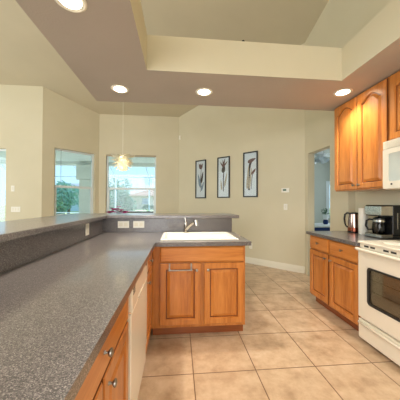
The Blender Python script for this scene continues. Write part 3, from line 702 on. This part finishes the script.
# nook table with magenta flowers
tbx, tby = -1.10, 4.35
tb_ = thing('nook_table', (tbx, tby, 0), 0, 'round wooden table in the bay behind the raised bar', 'table')
obj('table_top', lathe([(0, .71), (.55, .71), (.56, .72), (.56, .74), (.55, .75), (0, .75)], n=40), TABLEW, tb_, smooth=True)
obj('pedestal', lathe([(0, 0), (.28, 0), (.26, .03), (.06, .08), (.05, .4), (.08, .70), (0, .7095)]), TABLEW, tb_, smooth=True)
fl_ = thing('flower_arrangement', (tbx, tby, .7505), 0, 'magenta flowers showing just above the raised bar, before the back window', 'flowers')
obj('vase', lathe([(0, 0), (.05, 0), (.075, .08), (.06, .17), (.045, .2), (.04, .2), (.04, .03), (0, .03)]), CERAM, fl_, smooth=True)
for k in range(26):
    az = k*2.4; rr_ = .02+.17*math.sqrt(k/26); zt = .425-.03*random.random()-.9*max(0, rr_-.08)+(0.03 if k % 7 == 0 else 0)
    x, y = rr_*math.cos(az), rr_*math.sin(az)*.7
    st = obj('stem', tube([(x*.1, y*.1, .05), (x*.4, y*.4, .25), (x, y, zt)], .0025, 6), LEAF, fl_)
    bm = bmesh.new()
    for j in range(7):
        aa = j*PI*2/7; v0 = bm.verts.new((x, y, zt-.008)); e = .034
        v1 = bm.verts.new((x+e*math.cos(aa-.4), y+e*math.sin(aa-.4), zt+.012)); v2 = bm.verts.new((x+e*1.35*math.cos(aa), y+e*1.35*math.sin(aa), zt+.006)); v3 = bm.verts.new((x+e*math.cos(aa+.4), y+e*math.sin(aa+.4), zt+.012))
        bm.faces.new((v0, v1, v2, v3))
    obj('bloom', bm, PINK, st)
bm = bmesh.new()
for k in range(30):
    az = random.random()*2*PI; r1_ = random.uniform(.05, .2); z = random.uniform(.30, .37); x, y = r1_*math.cos(az), r1_*math.sin(az)*.6
    vs4 = [bm.verts.new((x+dx, y+dy, z+dz)) for dx, dy, dz in ((-.03, 0, 0), (0, -.012, .008), (.03, 0, .012), (0, .012, .004))]; bm.faces.new(vs4)
tag(obj('leaves', bm, LEAF, fl_), kind='stuff')

# blind parts
def at_wall(p, q, u):
    p, q = Vector(p), Vector(q); d = (q-p).normalized(); P = p+d*u; return (P.x, P.y, math.atan2(d.y, d.x))
x, y, a = at_wall(Bc, Dc, W1[0]+.15)
bw = thing('blind_wand', (x, y, 1.75), a, 'thin blind wand hanging inside the left bay window', 'blind wand')
obj('wand', cyl((0, .04, .0), (0, .04, .775), .005, n=8), mottled('wand_plastic', rgb(120, 140, 145), rgb(130, 150, 155), 9, .4), bw)
obj('bracket', box(-.012, .012, .03, .05, .770, .79), PLAST, bw)
x, y, a = at_wall(Dc, Cc, W2[0])
bl = thing('roller_blind', (x, y, 2.505), a, 'rolled-up blind rail at the head of the back window', 'blind')
obj('headrail', box(.002, W2[1]-W2[0]-.002, .005, .045, 0.005, .043), INKT, bl, bevel=.003)
for xx in (.28, .52, .80, 1.04):
    obj('cord', cyl((xx, .03, -.95), (xx, .03, .006), .0016, n=6), mottled('cord_grey', rgb(150, 170, 178), rgb(156, 176, 184), 9, .6), bl)

# ------------------------------------------------------------------ bedroom
bt = thing('side_table', (3.2, 5.35, 0), 0, 'table with white top and navy skirt seen through the doorway', 'table')
obj('table_top', box(0, 1.4, -.02, .75, .70, .74), WHITEF, bt, bevel=.006)
obj('skirt', box(.02, 1.38, 0, .73, .0, .70), NAVY, bt)
pp = thing('potted_plant', (3.77, 5.72, .7405), 0, 'small leafy plant in a white pot on the table through the doorway', 'potted plant')
obj('stand', lathe([(0, 0), (.045, 0), (.065, .05), (.05, .11), (.03, .12), (0, .12)]), NAVY, pp, smooth=True)
obj('pot', lathe([(0, .121), (.055, .121), (.07, .25), (.062, .25), (.05, .15), (0, .15)]), CERAM, pp, smooth=True)
bm = bmesh.new()
for k in range(60):
    az = random.random()*2*PI; el = random.uniform(.2, 1.5); r1_ = random.uniform(.06, .16)
    c0 = Vector((r1_*math.cos(az)*math.cos(el), r1_*math.sin(az)*math.cos(el), .24+r1_*math.sin(el)*1.1)); dd_ = Vector((math.cos(az), math.sin(az), .5))*.03; sd = Vector((-math.sin(az), math.cos(az), 0))*.014
    bm.faces.new([bm.verts.new(v) for v in (c0-dd_, c0+sd, c0+dd_, c0-sd)])
    if k % 4 == 0: cyl((0, 0, .15), c0, .0025, n=5, bm=bm)
tag(obj('foliage', bm, LEAF, pp))
cfn = thing('ceiling_fan', (3.62, 5.7, 2.8), 0, 'white ceiling fan with glass light shades seen through the doorway', 'ceiling fan')
obj('downrod', cyl((0, 0, -.22), (0, 0, 0), .015), CERAM, cfn)
obj('motor', lathe([(0, -.34), (.07, -.34), (.11, -.31), (.11, -.25), (.05, -.22), (0, -.22)]), CERAM, cfn, smooth=True)
for k in range(5):
    az = k*2*PI/5+.35; m = Matrix.Rotation(az, 4, 'Z')
    bm = box(.12, .66, -.065, .065, -.285, -.277); bmesh.ops.transform(bm, matrix=m, verts=bm.verts); obj('blade', bm, CERAM, cfn, bevel=.003)
FROST = mottled('frosted_shade', rgb(220, 230, 236), rgb(226, 235, 240), 5, .3)
for k in range(4):
    az = k*PI/2+.6; c0 = Vector((.07*math.cos(az), .07*math.sin(az), -.35)); c1 = Vector((.17*math.cos(az), .17*math.sin(az), -.45))
    obj('glass_shade', cyl(c0, c1, .03, .065, 16, caps=False), FROST, cfn, smooth=True)

# ------------------------------------------------------------------ outdoors
struct('ground', box(-70, 40, 6.9, 90, -.16, -.10), GRASS)
struct('patio_slab', box(-9, 2.3, 5.65, 12.0, -.10, -.03), SLAB)
struct('patio_ceiling', box(-9, 2.3, 6.54, 9.3, 2.78, 2.9), STUCCO)
struct('patio_beam', box(-9, 2.3, 9.1, 9.35, 2.66, 2.779), STUCCO)
pc = thing('patio_column', (-3.38, 9.12, -.03), 0, 'thick pale square column outside the left bay window', 'column')
obj('shaft', box(-.24, .24, -.22, .22, .12, 2.12), STUCCO, pc, bevel=.01)
obj('capital', box(-.36, .36, -.2, .2, 2.13, 2.68), STUCCO, pc, bevel=.01)
obj('plinth', box(-.28, .28, -.26, .26, 0, .12), STUCCO, pc, bevel=.01)
cg = thing('pool_cage', (-3, 11.2, -.03), 0, 'white aluminium screen enclosure frame around the patio', 'screen enclosure')
ALU = mottled('cage_aluminium', rgb(225, 238, 240), rgb(230, 242, 244), 5, .4)
for X in (-7.4, -5.9, -4.45, -2.92, -1.38, .15, 1.7):
    lx = X+3
    obj('post', box(lx-.03, lx+.03, -.03, .03, 0, 2.50), ALU, cg)
    obj('rafter', tube([(lx, 0, 2.48), (lx-.12, -.9, 3.05), (lx-.14, -1.9, 3.12)], .03, 4), ALU, cg)
obj('rail', box(-4.5, 4.8, -.025, .025, 2.44, 2.50), ALU, cg); obj('rail', box(-4.5, 4.8, -.025, .025, .80, .84), ALU, cg)
def tree(x, y, h_, r__, label, m, n=2600, sq=.8):
    r = thing('tree', (x, y, -.11), 0, label, 'tree', 'trees beyond the patio')
    tr = obj('trunk', tube([(0, 0, 0), (.1, 0, h_*.3), (-.05, 0, h_*.6)], [.16, .12, .07], 8), BARK, r)
    bm = bmesh.new(); blobs = [(Vector((random.uniform(-1, 1)*r__*.6, random.uniform(-1, 1)*r__*.4, h_-r__*sq+random.uniform(-.6, .5)*r__*sq)), r__*random.uniform(.35, .6)) for _ in range(9)]
    for k in range(n):
        c0, rb = random.choice(blobs); v = Vector([random.gauss(0, 1) for _ in range(3)]).normalized()*rb*random.uniform(.6, 1.05); p0 = c0+v
        a_ = Vector([random.gauss(0, 1) for _ in range(3)]).normalized()*.13; b_2 = a_.orthogonal().normalized()*.07
        bm.faces.new([bm.verts.new(q) for q in (p0-a_, p0+b_2, p0+a_, p0-b_2)])
    obj('crown', bm, m, r)
tree(-11.4, 25.5, 3.6, 1.9, 'rounded green tree on the lawn outside the left bay window', TREE2)
tree(-9.8, 19, 1.7, 1.2, 'low round bush left of the tree outside the left bay window', TREEL, 1500)
tree(-7.4, 27, 4.2, 2.3, 'tallest green tree outside the back window, at the left of its view', TREEL)
tree(-4.9, 21, 2.9, 1.7, 'dark green tree in the middle of the back window view', TREEL)
tree(-15.5, 17, 4.5, 2.6, 'leafy green tree outside the glass door at the far left', TREEL, 3000)
tree(-11.9, 13.6, 2.4, 1.7, 'lower bright bush outside the glass door at the far left', TREE2, 1800)
def house(x0, x1, y0, y1, h_, rh, mw_, mr_, label):
    r = thing('house', ((x0+x1)/2, (y0+y1)/2, -.11), 0, label, 'house'); a, b = (x1-x0)/2, (y1-y0)/2
    obj('wall', box(-a, a, -b, b, 0, h_), mw_, r)
    bm = bmesh.new(); e = .5; k = min(a, b)
    B4 = [bm.verts.new(v) for v in ((-a-e, -b-e, h_), (a+e, -b-e, h_), (a+e, b+e, h_), (-a-e, b+e, h_))]; T = [bm.verts.new((-a+b*.9 if a > b else 0, 0, h_+rh)), bm.verts.new((a-b*.9 if a > b else .01, 0, h_+rh))]
    bm.faces.new(B4[::-1]); bm.faces.new((B4[0], B4[1], T[1], T[0])); bm.faces.new((B4[2], B4[3], T[0], T[1])); bm.faces.new((B4[1], B4[2], T[1])); bm.faces.new((B4[3], B4[0], T[0]))
    obj('roof', bm, mr_, r)
    for q_ in (-.6, -.1, .45): 
        wdw = obj('window', box(a*q_, a*q_+1.3, -b-.04, -b, 1.0, 2.1), HWIN, r)
house(-9.5, 3.5, 45, 54, 2.6, 1.6, HOUSE1, ROOFB, 'tan neighbouring house with brown roof seen through the back window')
house(-22, -11, 36, 44, 2.7, 1.7, HOUSE2, ROOFG, 'pale neighbouring house with grey roof behind the lawn trees')
pb = thing('patio_bench', (-1.25, 8.2, -.03), 0, 'long dark low seat outside the back window', 'bench')
obj('back', box(-.62, .62, .2, .27, .35, 1.0), BLACK, pb, bevel=.02); obj('seat', box(-.62, .62, -.25, .2, .35, .43), BLACK, pb, bevel=.01)
for xx in (-.57, .57):
    for yy in (-.2, .2): obj('leg', box(xx-.025, xx+.025, yy-.025, yy+.025, 0, .35), BLACK, pb)
